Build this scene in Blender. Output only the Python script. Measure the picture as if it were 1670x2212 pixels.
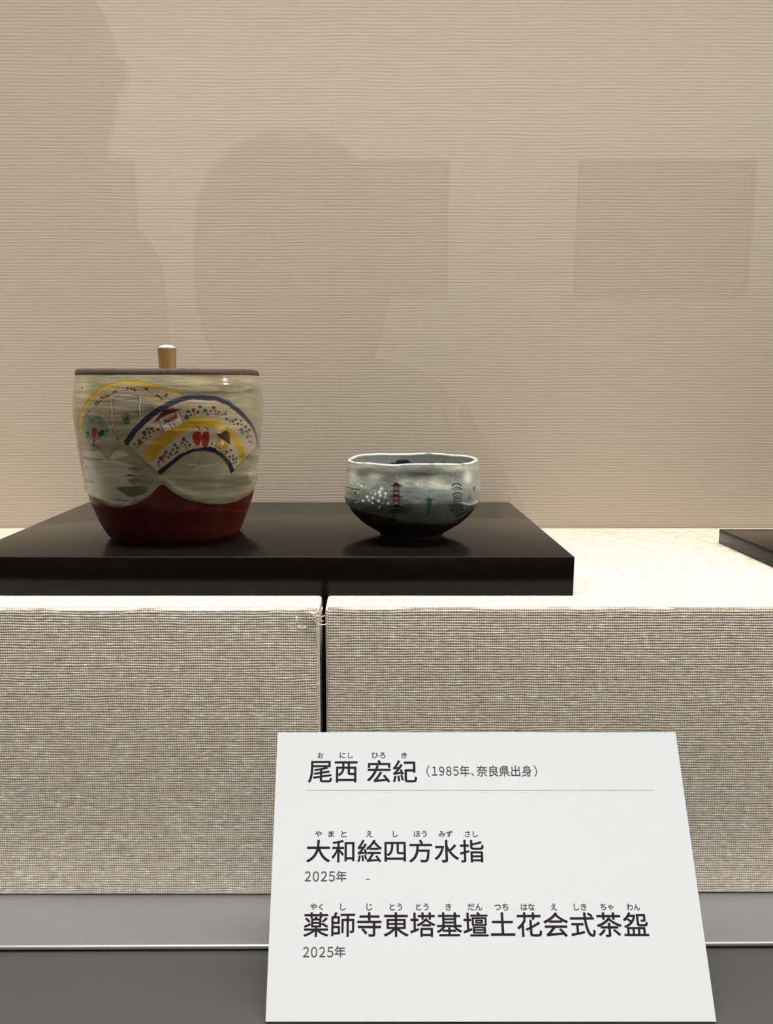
import bpy, bmesh, math, random
import numpy as np
from mathutils import Vector, Matrix
from mathutils.bvhtree import BVHTree

random.seed(4); np.random.seed(4)
sc = bpy.context.scene
for o in list(bpy.data.objects): bpy.data.objects.remove(o)
COL = sc.collection

# ------------------------------------------------------------------ camera
F = 1700.0                      # focal length in pixels of the 1670 x 2212 frame
PX, PY = 797.0, 1106.0          # where the optical axis meets the (slightly cropped) frame
PITCH = math.atan(276 / F)
CAM = np.array([0.0, 0.0, 1.25])
FW = np.array([0, math.cos(PITCH), -math.sin(PITCH)])
UP = np.array([0, math.sin(PITCH), math.cos(PITCH)])
cd = bpy.data.cameras.new('camera'); cam = bpy.data.objects.new('camera', cd); COL.objects.link(cam)
cam.location = CAM; cam.rotation_euler = (math.pi / 2 - PITCH, 0, 0)
cd.sensor_fit = 'HORIZONTAL'; cd.sensor_width = 36; cd.lens = 36 * F / 1670
cd.shift_x = (835 - PX) / 1670; cd.clip_start = 0.01
sc.camera = cam

# ------------------------------------------------------------------ light and exposure
w = bpy.data.worlds.new('world'); sc.world = w; w.use_nodes = True
w.node_tree.nodes['Background'].inputs[0].default_value = (0.9, 0.95, 1, 1)
w.node_tree.nodes['Background'].inputs[1].default_value = 0.0
sc.view_settings.view_transform = 'Standard'; sc.view_settings.look = 'None'
sc.view_settings.gamma = 1; sc.view_settings.use_curve_mapping = False
sc.view_settings.exposure = 0.0
sc.cycles.max_bounces = 5; sc.cycles.use_light_tree = False; sc.cycles.diffuse_bounces = 3; sc.cycles.glossy_bounces = 3; sc.cycles.transparent_max_bounces = 8

def area(name, loc, rot, sx, sy, power, col, spread=180):
    l = bpy.data.lights.new(name, 'AREA'); l.shape = 'RECTANGLE'; l.size = sx; l.size_y = sy
    l.energy = power; l.color = col; l.spread = math.radians(spread)
    o = bpy.data.objects.new(name, l); COL.objects.link(o); o.location = loc; o.rotation_euler = rot
    return o
WARM = (1.0, 0.93, 0.83)
COOL = (0.95, 0.98, 1.0)
CASE_TOP, CASE_W = 2.45, 1.6
area('case_light', (0.0, 0.595, CASE_TOP - 0.02), (0, 0, 0), 2.8, 0.20, 28.5, WARM, 90)
area('gallery_wall_washer', (0.0, -0.60, 2.66), (math.radians(-62), 0, 0), 4.0, 0.12, 16, (1.0, 0.97, 0.93), 68)
area('added_plinth_fill', (0.0, -0.50, 2.62), (math.atan2(1.12, 2.17), 0, 0), 2.2, 0.08, 5.0, (1.0, .91, .80), 23)  # added fill lamp, brightens the lower plinth fronts
_sp = Vector((-.14, .69, 1.25)) - Vector((2.05, .18, 2.56))
area('gallery_spot', (2.05, .18, 2.56), _sp.to_track_quat('-Z', 'Y').to_euler(), .10, .10, 3.0, (1, .97, .92), 40)

# ------------------------------------------------------------------ helpers
def proj(P):
    v = P - CAM; z = v @ FW
    return PX + F * v[..., 0] / z, PY - F * (v @ UP) / z
def ray(x, y): return FW + np.array([1.0, 0, 0]) * ((x - PX) / F) - UP * ((y - PY) / F)
def lin(c):
    c = np.asarray(c, float) / 255.0
    return np.where(c <= .04045, c / 12.92, ((c + .055) / 1.055) ** 2.4)

def obj(name, me, mat=None, parent=None, kind=None):
    o = bpy.data.objects.new(name, me); COL.objects.link(o)
    if mat is not None and len(me.materials) == 0: me.materials.append(mat)
    if parent is not None: o.parent = parent
    if kind: o['kind'] = kind
    return o
def thing(name, label, cat, loc=(0, 0, 0), group=None):
    o = bpy.data.objects.new(name, None); COL.objects.link(o); o.location = loc; o.empty_display_size = .05
    tag(o, label, cat, group); bpy.context.view_layer.update(); return o
def tag(o, label, cat, group=None):
    o['label'] = label; o['category'] = cat
    if group: o['group'] = group
    return o
def part(name, me, mat, parent):
    """mesh written in world space, parented under its thing (or part) without moving"""
    o = obj(name, me, mat)
    bpy.context.view_layer.update()
    o.parent = parent; o.matrix_parent_inverse = parent.matrix_world.inverted()
    return o
def box_me(x0, x1, y0, y1, z0, z1, bevel=0.0, seg=3):
    bm = bmesh.new(); bmesh.ops.create_cube(bm, size=1)
    for v in bm.verts:
        v.co = Vector(((x0 + x1) / 2 + v.co.x * (x1 - x0), (y0 + y1) / 2 + v.co.y * (y1 - y0), (z0 + z1) / 2 + v.co.z * (z1 - z0)))
    if bevel: bmesh.ops.bevel(bm, geom=list(bm.edges), offset=bevel, segments=seg, profile=.5, affect='EDGES')
    return done(bm, bool(bevel))
def done(bm, smooth=False):
    bmesh.ops.recalc_face_normals(bm, faces=bm.faces)
    me = bpy.data.meshes.new('m'); bm.to_mesh(me); bm.free()
    if smooth:
        for p in me.polygons: p.use_smooth = True
    return me
def grid_me(P, wrap=False, paint=None, flip=False, keep=None):
    nr, nc = P.shape[:2]
    idx = np.arange(nr * nc).reshape(nr, nc)
    a = idx[:-1, :]; b = idx[1:, :]
    if wrap: f = np.stack([a, np.roll(a, -1, 1), np.roll(b, -1, 1), b], -1).reshape(-1, 4)
    else: f = np.stack([a[:, :-1], a[:, 1:], b[:, 1:], b[:, :-1]], -1).reshape(-1, 4)
    if flip: f = f[:, ::-1]
    if keep is not None: f = f[keep[f].all(1)]
    me = bpy.data.meshes.new('m')
    me.vertices.add(nr * nc); me.vertices.foreach_set('co', P.reshape(-1).astype(np.float32))
    me.loops.add(f.size); me.loops.foreach_set('vertex_index', f.reshape(-1).astype(np.int32))
    me.polygons.add(len(f)); me.polygons.foreach_set('loop_start', np.arange(0, f.size, 4, dtype=np.int32))
    me.polygons.foreach_set('use_smooth', np.ones(len(f), bool))
    me.update(calc_edges=True)
    if paint is not None:
        at = me.color_attributes.new('paint', 'FLOAT_COLOR', 'POINT')
        c = np.ones((nr * nc, 4), np.float32); c[:, :3] = paint.reshape(-1, 3)
        at.data.foreach_set('color', c.reshape(-1))
    me.validate(); return me
def sstep(a, b, x): t = np.clip((x - a) / (b - a), 0, 1); return t * t * (3 - 2 * t)

# value noise on arrays, several octaves
_T = np.random.RandomState(11).rand(256, 256)
def vnoise(x, y):
    xi = np.floor(x).astype(int); yi = np.floor(y).astype(int); fx = x - xi; fy = y - yi
    fx = fx * fx * (3 - 2 * fx); fy = fy * fy * (3 - 2 * fy)
    g = lambda i, j: _T[(xi + i) & 255, (yi + j) & 255]
    return (g(0, 0) * (1 - fx) + g(1, 0) * fx) * (1 - fy) + (g(0, 1) * (1 - fx) + g(1, 1) * fx) * fy
def fbm(x, y, o=4):
    s = 0; a = .5; t = 0
    for k in range(o): s = s + a * vnoise(x * 2 ** k + 17 * k, y * 2 ** k + 31 * k); t += a; a *= .5
    return s / t

# ------------------------------------------------------------------ materials
class NT:
    def __init__(s, name):
        s.m = bpy.data.materials.new(name); s.m.use_nodes = True; s.t = s.m.node_tree
        s.b = s.t.nodes['Principled BSDF']; s.out = s.t.nodes['Material Output']
    def n(s, typ, **kw):
        n = s.t.nodes.new(typ)
        for k, v in kw.items():
            if k.startswith('i_'):
                n.inputs[int(k[2:])].default_value = v
            else: setattr(n, k, v)
        return n
    def l(s, a, b): s.t.links.new(a, b)
    def math(s, op, a, b=None, c=None):
        n = s.t.nodes.new('ShaderNodeMath'); n.operation = op
        for i, v in enumerate((a, b, c)):
            if v is None: continue
            if hasattr(v, 'is_output'): s.l(v, n.inputs[i])
            else: n.inputs[i].default_value = v
        return n.outputs[0]
    def mix(s, f, a, b):
        n = s.t.nodes.new('ShaderNodeMix'); n.data_type = 'RGBA'
        for sock, v in ((n.inputs[0], f), (n.inputs[6], a), (n.inputs[7], b)):
            if hasattr(v, 'is_output'): s.l(v, sock)
            else: sock.default_value = v if not isinstance(v, tuple) else (*v, 1) if len(v) == 3 else v
        return n.outputs[2]
    def coords(s, scale=(1, 1, 1)):
        tc = s.n('ShaderNodeTexCoord'); mp = s.n('ShaderNodeMapping'); mp.inputs['Scale'].default_value = scale
        s.l(tc.outputs['Object'], mp.inputs[0]); return mp.outputs[0]
    def noise(s, vec, scale, detail=3, rough=.5):
        n = s.n('ShaderNodeTexNoise'); n.inputs['Scale'].default_value = scale; n.inputs['Detail'].default_value = detail
        n.inputs['Roughness'].default_value = rough; s.l(vec, n.inputs['Vector']); return n.outputs[0]
    def ramp(s, v, stops):
        n = s.n('ShaderNodeValToRGB'); e = n.color_ramp.elements
        while len(e) < len(stops): e.new(.5)
        for k, (p, c) in zip(e, stops): k.position = p; k.color = (*c, 1) if len(c) == 3 else c
        s.l(v, n.inputs[0]); return n.outputs[0]
    def bump(s, h, strength, dist):
        n = s.n('ShaderNodeBump'); n.inputs['Strength'].default_value = strength; n.inputs['Distance'].default_value = dist
        s.l(h, n.inputs['Height']); s.l(n.outputs[0], s.b.inputs['Normal']); return n
    def col(s, c):
        if hasattr(c, 'is_output'): s.l(c, s.b.inputs['Base Color'])
        else: s.b.inputs['Base Color'].default_value = (*c, 1)
    def set(s, **k):
        for a, v in k.items(): s.b.inputs[a.replace('_', ' ')].default_value = v
        return s

def plain(name, c, rough=.6, nscale=40, namt=.12, bump=0.0, metallic=0.0, spec=.5):
    t = NT(name); v = t.coords()
    f = t.noise(v, nscale, 2)
    a = tuple(x * (1 - namt) for x in c); b = tuple(min(1, x * (1 + namt)) for x in c)
    t.col(t.mix(f, a, b)); t.set(Roughness=rough, Metallic=metallic); t.b.inputs['Specular IOR Level'].default_value = spec
    if bump: t.bump(f, .5, bump)
    return t.m

def mat_wallcloth():
    t = NT('ribbed_beige_wall_cloth'); tc = t.n('ShaderNodeTexCoord')
    sx = t.n('ShaderNodeSeparateXYZ'); t.l(tc.outputs['Object'], sx.inputs[0]); x, z = sx.outputs[0], sx.outputs[2]
    long = t.coords((7, 1, 60)); wob = t.noise(long, 1.0, 1)
    zz = t.math('ADD', z, t.math('MULTIPLY', t.math('SUBTRACT', wob, .5), .0034))
    wide = t.noise(t.coords((16, 1, 9)), 1.0, 0)
    zz = t.math('ADD', zz, t.math('MULTIPLY', wide, .0016))
    s = t.math('SINE', t.math('MULTIPLY', zz, 2 * math.pi / .0038))
    s2 = t.math('SINE', t.math('MULTIPLY', zz, 2 * math.pi / .0026))
    amp = t.noise(t.coords((15, 1, 120)), 1.0, 2, .65)
    h = t.math('ADD', t.math('MULTIPLY', s, t.math('MULTIPLY', t.math('POWER', amp, 2.4), 4.0)), t.math('MULTIPLY', s2, .22))
    fine = t.noise(t.coords((130, 1, 900)), 1.0, 1, .7)
    h = t.math('ADD', h, t.math('MULTIPLY', fine, 1.0))
    big = t.noise(t.coords((2.2, 1, 2.6)), 1.0, 1)
    base = t.mix(big, (.40, .345, .29), (.43, .365, .30))
    rib = t.math('MULTIPLY_ADD', h, .10, .45)
    t.col(t.mix(t.math('MULTIPLY', rib, .24), base, (.49, .435, .37)))
    t.set(Roughness=.85); t.b.inputs['Specular IOR Level'].default_value = .2
    t.bump(h, .34, .00017); return t.m

def mat_weave():
    t = NT('coarse_woven_linen'); tc = t.n('ShaderNodeTexCoord'); sx = t.n('ShaderNodeSeparateXYZ')
    t.l(tc.outputs['Object'], sx.inputs[0]); x, y, z = sx.outputs
    n1 = t.noise(t.coords((30, 30, 90)), 1.0, 1); n2 = t.noise(t.coords((90, 90, 30)), 1.0, 1)
    v = t.math('SUBTRACT', z, y)                       # the cloth runs up the front and over the top
    P = math.pi / .0022
    u_ = t.math('MULTIPLY', t.math('ADD', x, t.math('MULTIPLY', n2, .0022)), math.pi / .00185)
    v_ = t.math('MULTIPLY', t.math('ADD', v, t.math('MULTIPLY', n1, .0020)), P)
    su, sv = t.math('SINE', u_), t.math('SINE', v_)
    a, b = t.math('ABSOLUTE', su), t.math('ABSOLUTE', sv)
    cross = t.math('MULTIPLY', t.math('COSINE', u_), t.math('COSINE', v_))       # over / under
    weft = t.math('MULTIPLY', t.math('POWER', b, .7), t.math('MULTIPLY_ADD', t.math('POWER', a, .8), .48, .52))
    warp = t.math('MULTIPLY', t.math('POWER', a, .7), t.math('MULTIPLY_ADD', cross, -.20, .42))
    mx = t.n('ShaderNodeMath', operation='SMOOTH_MAX'); t.l(weft, mx.inputs[0]); t.l(warp, mx.inputs[1]); mx.inputs[2].default_value = .15
    slub = t.noise(t.coords((150, 150, 420)), 1.0, 1, .7)
    h = t.math('MULTIPLY', mx.outputs[0], t.math('MULTIPLY_ADD', slub, .8, .55))
    fl = t.noise(t.coords((60, 60, 260)), 1.0, 0, .5)
    thread = t.mix(fl, (.66, .60, .52), (.82, .76, .68))
    spark = t.ramp(t.noise(t.coords((170, 170, 330)), 1.0, 0), [(.62, (0, 0, 0)), (.70, (1, 1, 1))])
    thread = t.mix(spark, thread, (.92, .88, .80))
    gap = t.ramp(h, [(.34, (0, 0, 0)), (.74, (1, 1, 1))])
    t.col(t.mix(gap, (.20, .172, .145), thread))  # shade between the threads is put into the colour of the pits
    t.set(Roughness=.9); t.b.inputs['Specular IOR Level'].default_value = .15
    t.bump(h, .8, .00055); return t.m

def mat_lacquer():
    t = NT('black_lacquered_wood'); g = t.noise(t.coords((3, 60, 60)), 1.0, 4, .6)
    t.col(t.mix(g, (.003, .0026, .0025), (.006, .005, .0046)))
    t.b.inputs['Specular IOR Level'].default_value = .15
    r = t.math('MULTIPLY_ADD', g, .07, .14); t.l(r, t.b.inputs['Roughness'])
    t.bump(g, .12, .0006); return t.m

def mat_paint(name, rough, bump=.0004, clear=0.0, spec=.5, scale=(60, 60, 260)):
    """ceramic colour that is painted on, with a fine wheel-thrown relief"""
    t = NT(name); a = t.n('ShaderNodeAttribute', attribute_name='paint')
    t.l(a.outputs['Color'], t.b.inputs['Base Color'])
    h = t.noise(t.coords(scale), 1.0, 3, .55)
    t.set(Roughness=rough); t.b.inputs['Specular IOR Level'].default_value = spec
    t.b.inputs['Coat Weight'].default_value = clear; t.b.inputs['Coat Roughness'].default_value = .08
    t.bump(h, .35, bump); return t.m

def mat_knob():
    t = NT('turned_wooden_knob'); tc = t.n('ShaderNodeTexCoord'); sx = t.n('ShaderNodeSeparateXYZ'); t.l(tc.outputs['Object'], sx.inputs[0])
    g = t.noise(t.coords((500, 500, 60)), 1.0, 3); z = t.math('ADD', sx.outputs[2], t.math('MULTIPLY', t.math('SUBTRACT', t.noise(t.coords((220, 220, 220)), 1.0, 2), .5), .0016))
    side = t.mix(g, (.14, .088, .028), (.25, .16, .062))
    f = t.math('MULTIPLY', t.math('SUBTRACT', z, 1.2790), 125.0)              # dark arris band; overhead light painted into the paler top
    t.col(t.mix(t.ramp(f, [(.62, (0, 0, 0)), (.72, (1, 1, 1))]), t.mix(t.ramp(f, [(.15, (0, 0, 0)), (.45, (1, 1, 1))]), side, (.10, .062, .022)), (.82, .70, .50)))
    t.set(Roughness=.5); return t.m

def mat_glass():
    t = NT('clear_case_glass'); t.t.nodes.remove(t.b)
    tr = t.n('ShaderNodeBsdfTransparent'); gl = t.n('ShaderNodeBsdfGlossy'); gl.inputs['Roughness'].default_value = 0.0
    tr.inputs[0].default_value = (.985, .99, .985, 1)
    fr = t.n('ShaderNodeFresnel'); ge = t.n('ShaderNodeNewGeometry')
    t.l(t.math('MULTIPLY_ADD', ge.outputs['Backfacing'], 1 / 1.5 - 1.5, 1.5), fr.inputs['IOR'])   # thin pane: the same reflectance from either side
    mx = t.n('ShaderNodeMixShader'); t.l(fr.outputs[0], mx.inputs[0]); t.l(tr.outputs[0], mx.inputs[1]); t.l(gl.outputs[0], mx.inputs[2])
    t.l(mx.outputs[0], t.out.inputs[0]); return t.m

M = dict(
    cloth=mat_wallcloth(), weave=mat_weave(), lacquer=mat_lacquer(), glass=mat_glass(),
    ledge=plain('brushed_grey_metal', (.38, .40, .435), .34, 8, .04, 0, .9),
    sill=plain('dark_grey_painted_metal', (.032, .032, .033), .42, 8, .06),
    card=plain('white_card', (.375, .408, .463), .55, 90, .012),
    ink=plain('black_print', (.008, .005, .008), .7, 60, .1, spec=.15),
    ink2=plain('grey_print', (.04, .04, .045), .7, 60, .1, spec=.15),
    rule=plain('beige_print', (.34, .33, .28), .6, 60, .05),
    gwall=plain('gallery_white_plaster', (.80, .78, .75), .8, 6, .03),
    gdark=plain('gallery_floor_carpet', (.035, .033, .032), .9, 60, .2),
    ceil=plain('gallery_ceiling_plaster', (.25, .25, .25), .9, 10, .03),
    panel=plain('dark_panel_print', (.10, .095, .09), .6, 14, .2),
    frame=plain('black_frame_wood', (.02, .018, .017), .45, 30, .2),
    wood=plain('pale_turned_wood', (.25, .16, .055), .5, 30, .2, .0002),
    clothes=plain('charcoal_jacket_cloth', (.009, .009, .010), .9, 120, .2, spec=.1),
    trousers=plain('dark_blue_trouser_cloth', (.02, .022, .035), .85, 120, .2),
    skin=plain('skin', (.035, .023, .017), .7, 50, .08, spec=.08),
    hair=plain('black_hair', (.010, .009, .008), .45, 90, .3),
    phone=plain('black_phone_case', (.008, .008, .009), .5, 30, .1, spec=.2),
    thread=plain('loose_linen_thread', (.80, .76, .68), .9, 60, .1),
)

# ------------------------------------------------------------------ the room and the case
WALL_Y, GLASS_Y, ROOM_BACK = 0.979, 0.40, -1.8
DECK_Z, SILL_Z, LEDGE_Z, BOARD_Z = 1.0709, 0.8106, 0.8154, 1.105
st = lambda n, me, m: obj(n, me, m, kind='structure')
st('floor', box_me(-2.6, 2.6, ROOM_BACK - .1, 1.1, -.1, 0), M['gdark'])
st('ceiling', box_me(-2.6, 2.6, ROOM_BACK - .1, 1.1, 2.7, 2.8), M['ceil'])
st('wall_back', box_me(-CASE_W, CASE_W, WALL_Y, WALL_Y + .08, LEDGE_Z, CASE_TOP), M['cloth'])
st('wall_opposite', box_me(-2.6, 2.6, ROOM_BACK - .1, ROOM_BACK, 0, 2.7), M['gwall'])
st('wall_left', box_me(-2.7, -2.6, ROOM_BACK - .1, 1.1, 0, 2.7), M['gwall'])
st('wall_right', box_me(2.6, 2.7, ROOM_BACK - .1, 1.1, 0, 2.7), M['gwall'])
st('window_1', box_me(-CASE_W, CASE_W, GLASS_Y, GLASS_Y + .008, SILL_Z, CASE_TOP), M['glass'])

case = thing('display_case', 'built-in museum display case with grey metal ledge under the linen plinths', 'display case', (0, .7, 0))
part('cabinet', box_me(-CASE_W, CASE_W, GLASS_Y - .02, WALL_Y + .08, 0.0, SILL_Z - .012), M['sill'], case)
s_ = part('sill', box_me(-CASE_W, CASE_W, GLASS_Y - .02, .60, SILL_Z - .012, SILL_Z, .001), M['sill'], case)
s_['label'] = 'dark grey metal sill'
# the ledge: a plate with a rounded nose, a little deeper at one end
bm = bmesh.new(); prof = []
R_ = .0019
for k in range(9):
    a = math.pi / 2 + math.pi * k / 8; prof.append((R_ * math.cos(a), LEDGE_Z - R_ + R_ * math.sin(a)))
rows = []
for x, yf in ((-CASE_W, .5435), (CASE_W, .567)):
    rows.append([bm.verts.new((x, WALL_Y, LEDGE_Z))] + [bm.verts.new((x, yf + R_ + dy, z)) for dy, z in prof] + [bm.verts.new((x, WALL_Y, LEDGE_Z - 2 * R_))])
for a, b in zip(range(len(prof) + 1), range(1, len(prof) + 2)): bm.faces.new((rows[0][a], rows[0][b], rows[1][b], rows[1][a]))
for r in rows: bm.faces.new(r)
l_ = part('ledge', done(bm), M['ledge'], case); l_['label'] = 'light grey metal ledge with a bright rounded edge'
for p in l_.data.polygons: p.use_smooth = len(p.vertices) == 4 and abs(p.normal.z) < .98
st('trim_1', box_me(-CASE_W, CASE_W, GLASS_Y - .02, WALL_Y + .08, CASE_TOP, 2.7), M['gwall'])
for k, (x0, x1) in enumerate(((-2.6, -CASE_W), (CASE_W, 2.6))): st('trim_%d' % (k + 2), box_me(x0, x1, GLASS_Y - .02, WALL_Y + .08, 0, 2.7), M['gwall'])

# ------------------------------------------------------------------ linen covered plinths
def plinth(name, x0, x1, yf, top, label):
    t = thing(name, label, 'plinth', ((x0 + x1) / 2, (yf + WALL_Y) / 2, LEDGE_Z), 'linen covered plinths')
    me = box_me(x0, x1, yf, WALL_Y - .001, LEDGE_Z, top, .0032, 4)
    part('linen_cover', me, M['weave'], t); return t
GAPC = -.0380
pl_l = plinth('plinth', -1.2, GAPC - .0024, .6160, DECK_Z, 'linen-covered plinth carrying the water jar, frayed at its upper corner by the gap')
pl_r = plinth('plinth', GAPC + .0024, 1.2, .6185, DECK_Z, 'linen-covered plinth under the tea bowl, behind the caption card')
def tube_me(pts, r, n=6):
    bm = bmesh.new(); rings = []
    for i, p in enumerate(pts):
        p = Vector(p); q = Vector(pts[min(i + 1, len(pts) - 1)]) - Vector(pts[max(i - 1, 0)])
        m = q.to_track_quat('Z', 'Y').to_matrix(); rr = r[i] if hasattr(r, '__len__') else r
        rings.append([bm.verts.new(p + m @ Vector((rr * math.cos(2 * math.pi * k / n), rr * math.sin(2 * math.pi * k / n), 0))) for k in range(n)])
    for a, b in zip(rings, rings[1:]):
        for k in range(n): bm.faces.new((a[k], a[(k + 1) % n], b[(k + 1) % n], b[k]))
    bm.faces.new(rings[0]); bm.faces.new(rings[-1]); return done(bm, True)
for k, (dx, dz, ln, ang) in enumerate([(-.0065, -.001, .007, -70), (-.0045, -.0015, .009, -55), (-.003, -.003, .008, -80), (-.008, -.0008, .006, -40),
                                       (-.002, -.0055, .006, 20), (-.0055, -.003, .006, -110), (-.001, -.0015, .006, 15), (-.004, -.0075, .010, -60), (-.020, -.011, .007, 40), (-.017, -.013, .006, -40)]):
    x, z = GAPC - .002 + dx, DECK_Z - .002 + dz; a = math.radians(ang); pts = []
    for i in range(6):
        s = i / 5; pts.append((x + ln * s * math.cos(a + s * .7), .6150 - .0010 * math.sin(s * 3), z + ln * s * math.sin(a + s * .7)))
    part('frayed_thread', tube_me(pts, .00042), M['thread'], pl_l)

# ------------------------------------------------------------------ black display boards
b1 = tag(obj('display_board', box_me(-.3502, .1752, .6547, .9690, DECK_Z + .0001, BOARD_Z, .0007, 2), M['lacquer']),
         'black lacquered board carrying the water jar and the tea bowl', 'board')
b2 = tag(obj('display_board', box_me(.3995, .93, .560 + .11, .8825, DECK_Z, 1.0872, .0006, 2), M['lacquer']),
         'thin black board on the bare plinth top, cut off by the picture edge', 'board')

# ------------------------------------------------------------------ painting on arrays (positions are those of the front view)
class Canvas:
    def __init__(s, px, py, base):
        s.x = px.reshape(-1); s.y = py.reshape(-1); s.c = base.reshape(-1, 3).copy()
    def sel(s, x0, x1, y0, y1): return np.nonzero((s.x > x0) & (s.x < x1) & (s.y > y0) & (s.y < y1))[0]
    def put(s, i, a, col):
        a = np.clip(a, 0, 1)[:, None]; s.c[i] = s.c[i] * (1 - a) + a * col
    def wash(s, fn, col): s.put(np.arange(len(s.x)), fn(s.x, s.y), lin(col) * GAIN)
    def segd(s, i, pts):
        d = np.full(len(i), 1e9); X, Y = s.x[i], s.y[i]
        for (ax, ay), (bx, by) in zip(pts, pts[1:]):
            vx, vy = bx - ax, by - ay; q = max(vx * vx + vy * vy, 1e-9)
            t = np.clip(((X - ax) * vx + (Y - ay) * vy) / q, 0, 1)
            d = np.minimum(d, np.hypot(X - ax - t * vx, Y - ay - t * vy))
        return d
    def stroke(s, pts, wd, col, al=1.0, aa=.7):
        p = np.array(pts, float); m = wd + 3
        i = s.sel(p[:, 0].min() - m, p[:, 0].max() + m, p[:, 1].min() - m, p[:, 1].max() + m)
        if len(i): s.put(i, al * (1 - sstep(wd / 2 - aa, wd / 2 + aa, s.segd(i, pts))), lin(col) * GAIN)
    def poly(s, pts, col, al=1.0, aa=.8, rag=0.0):
        p = np.array(pts, float); m = 4 + aa * 2
        i = s.sel(p[:, 0].min() - m, p[:, 0].max() + m, p[:, 1].min() - m, p[:, 1].max() + m)
        if not len(i): return
        X, Y = s.x[i], s.y[i]; ins = np.zeros(len(i), bool); n = len(p)
        for k in range(n):
            (ax, ay), (bx, by) = p[k], p[(k + 1) % n]
            c = ((ay > Y) != (by > Y))
            with np.errstate(divide='ignore', invalid='ignore'):
                ins ^= c & (X < (bx - ax) * (Y - ay) / ((by - ay) if by != ay else 1e-9) + ax)
        d = s.segd(i, [tuple(q) for q in p] + [tuple(p[0])]) * np.where(ins, -1, 1)
        if rag: d = d + (fbm(X * .3, Y * .3) - .5) * rag
        s.put(i, al * (1 - sstep(-aa, aa, d)), lin(col) * GAIN)
    def dot(s, x, y, r, col, al=1.0, ry=None, aa=.6):
        ry = ry or r; i = s.sel(x - r - 2 - aa, x + r + 2 + aa, y - ry - 2 - aa, y + ry + 2 + aa)
        if len(i):
            d = (np.hypot((s.x[i] - x) / r, (s.y[i] - y) / ry) - 1) * min(r, ry)
            s.put(i, al * (1 - sstep(-aa, aa, d)), lin(col) * GAIN)
    def soft(s, x, y, rx, ry, col, al=1.0):
        i = s.sel(x - 2.6 * rx, x + 2.6 * rx, y - 2.6 * ry, y + 2.6 * ry)
        if len(i): s.put(i, al * np.exp(-((s.x[i] - x) / rx) ** 2 - ((s.y[i] - y) / ry) ** 2), lin(col) * GAIN)
def zm(ox, oy, sca):
    return lambda *p: [(ox + x / sca, oy + y / sca) for x, y in p]

def normals(P):
    du = np.roll(P, -1, 1) - np.roll(P, 1, 1); dv = np.gradient(P, axis=0)
    n = np.cross(du, dv); return n / np.maximum(np.linalg.norm(n, axis=-1, keepdims=True), 1e-12)

# ------------------------------------------------------------------ the square water jar
JX, JY = -.1890, .762
GAIN = 1.42
jz = np.array([1.105, 1.108, 1.112, 1.1161, 1.121, 1.1263, 1.1313, 1.1375, 1.1437, 1.1551, 1.1678, 1.1912, 1.2117, 1.2294, 1.2491, 1.26, 1.265])
ja = np.array([.0608, .0627, .0647, .0665, .0684, .0702, .0719, .0740, .0758, .0773, .0783, .0808, .0830, .0838, .0822, .0798, .0788])
jc = np.array([-.1889, -.1892, -.1896, -.1900, -.1903, -.1902, -.1900, -.1899, -.1900, -.1897, -.1890, -.1886, -.1884, -.1879, -.1876, -.1880, -.1883])
zz = np.linspace(1.105, 1.265, 400); aa_ = np.interp(zz, jz, ja)
ker = np.exp(-np.linspace(-2, 2, 25) ** 2); ker /= ker.sum()
pad = np.concatenate([2 * aa_[0] - aa_[12:0:-1], aa_, 2 * aa_[-1] - aa_[-2:-14:-1]])
aa_ = np.convolve(pad, ker, 'valid')
def jar_pt(th, z, off=0.0):
    a = np.interp(z, zz, aa_) + off
    n = 2.35 + .65 * sstep(1.11, 1.19, z)
    ct, sn = np.cos(th), np.sin(th)
    r = a / (np.abs(ct) ** n + np.abs(sn) ** n) ** (1 / n)
    dent = np.exp(-((th + math.pi / 2 + .17) / .17) ** 2) * (1 - sstep(1.120, 1.172, z))
    r = r * (1 - .105 * dent)
    r = r + .00045 * (fbm(th * 2.0 + 9, z * 160 + th * .5) - .5) * 2 + .0012 * (vnoise(th * 1.3 + 40, z * 22 + 3) - .5)
    return np.stack([np.interp(z, jz, jc) + r * ct, JY + r * sn, z + 0 * th], -1)
NB, NFR = 130, 620
th = np.concatenate([np.linspace(-math.pi, 0, NFR, endpoint=False), np.linspace(0, math.pi, NB, endpoint=False)])
jar = thing('water_jar', 'tall square glazed water jar painted with two fans, pale wooden knob on top', 'water jar', (JX, JY, BOARD_Z))

# red clay body: underside, wall, lip and the inside
rows = [np.stack([JX + k * .050 * np.cos(th), JY + k * .050 * np.sin(th), 0 * th + BOARD_Z + .0006], -1) for k in (.02, .6)]
zs = np.concatenate([[1.1052, 1.1058], np.linspace(1.107, 1.2585, 90)])
for z in zs: rows.append(jar_pt(th, z + 0 * th, -.0005 if z > 1.107 else -.0014))
for off, z in ((-.006, 1.2585), (-.0065, 1.25), (-.007, 1.235), (-.03, 1.232), (-.074, 1.231)): rows.append(jar_pt(th, z + 0 * th, off))
P = np.array(rows); px, py = proj(P)
base = np.zeros(P.shape) + lin((84, 20, 9)) * .95
k = fbm(px * .03, py * .10)[..., None]; base = base * (.75 + .5 * k)
cv = Canvas(px, py, base)
q = zm(180, 1000, 4.395)
cv.stroke(q((960, 430), (1150, 436), (1400, 448), (1560, 462)), 2.2, (120, 50, 34), .55, 1.2)
cv.stroke(q((1000, 610), (1200, 612), (1330, 585), (1400, 600)), 1.6, (120, 50, 34), .4, 1.0)
cv.stroke(q((120, 455), (380, 470), (520, 470)), 2.0, (110, 46, 32), .4, 1.2)
cv.soft(250, 1160, 60, 18, (36, 14, 10), .7); cv.soft(450, 1165, 70, 16, (36, 14, 10), .7)
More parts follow.
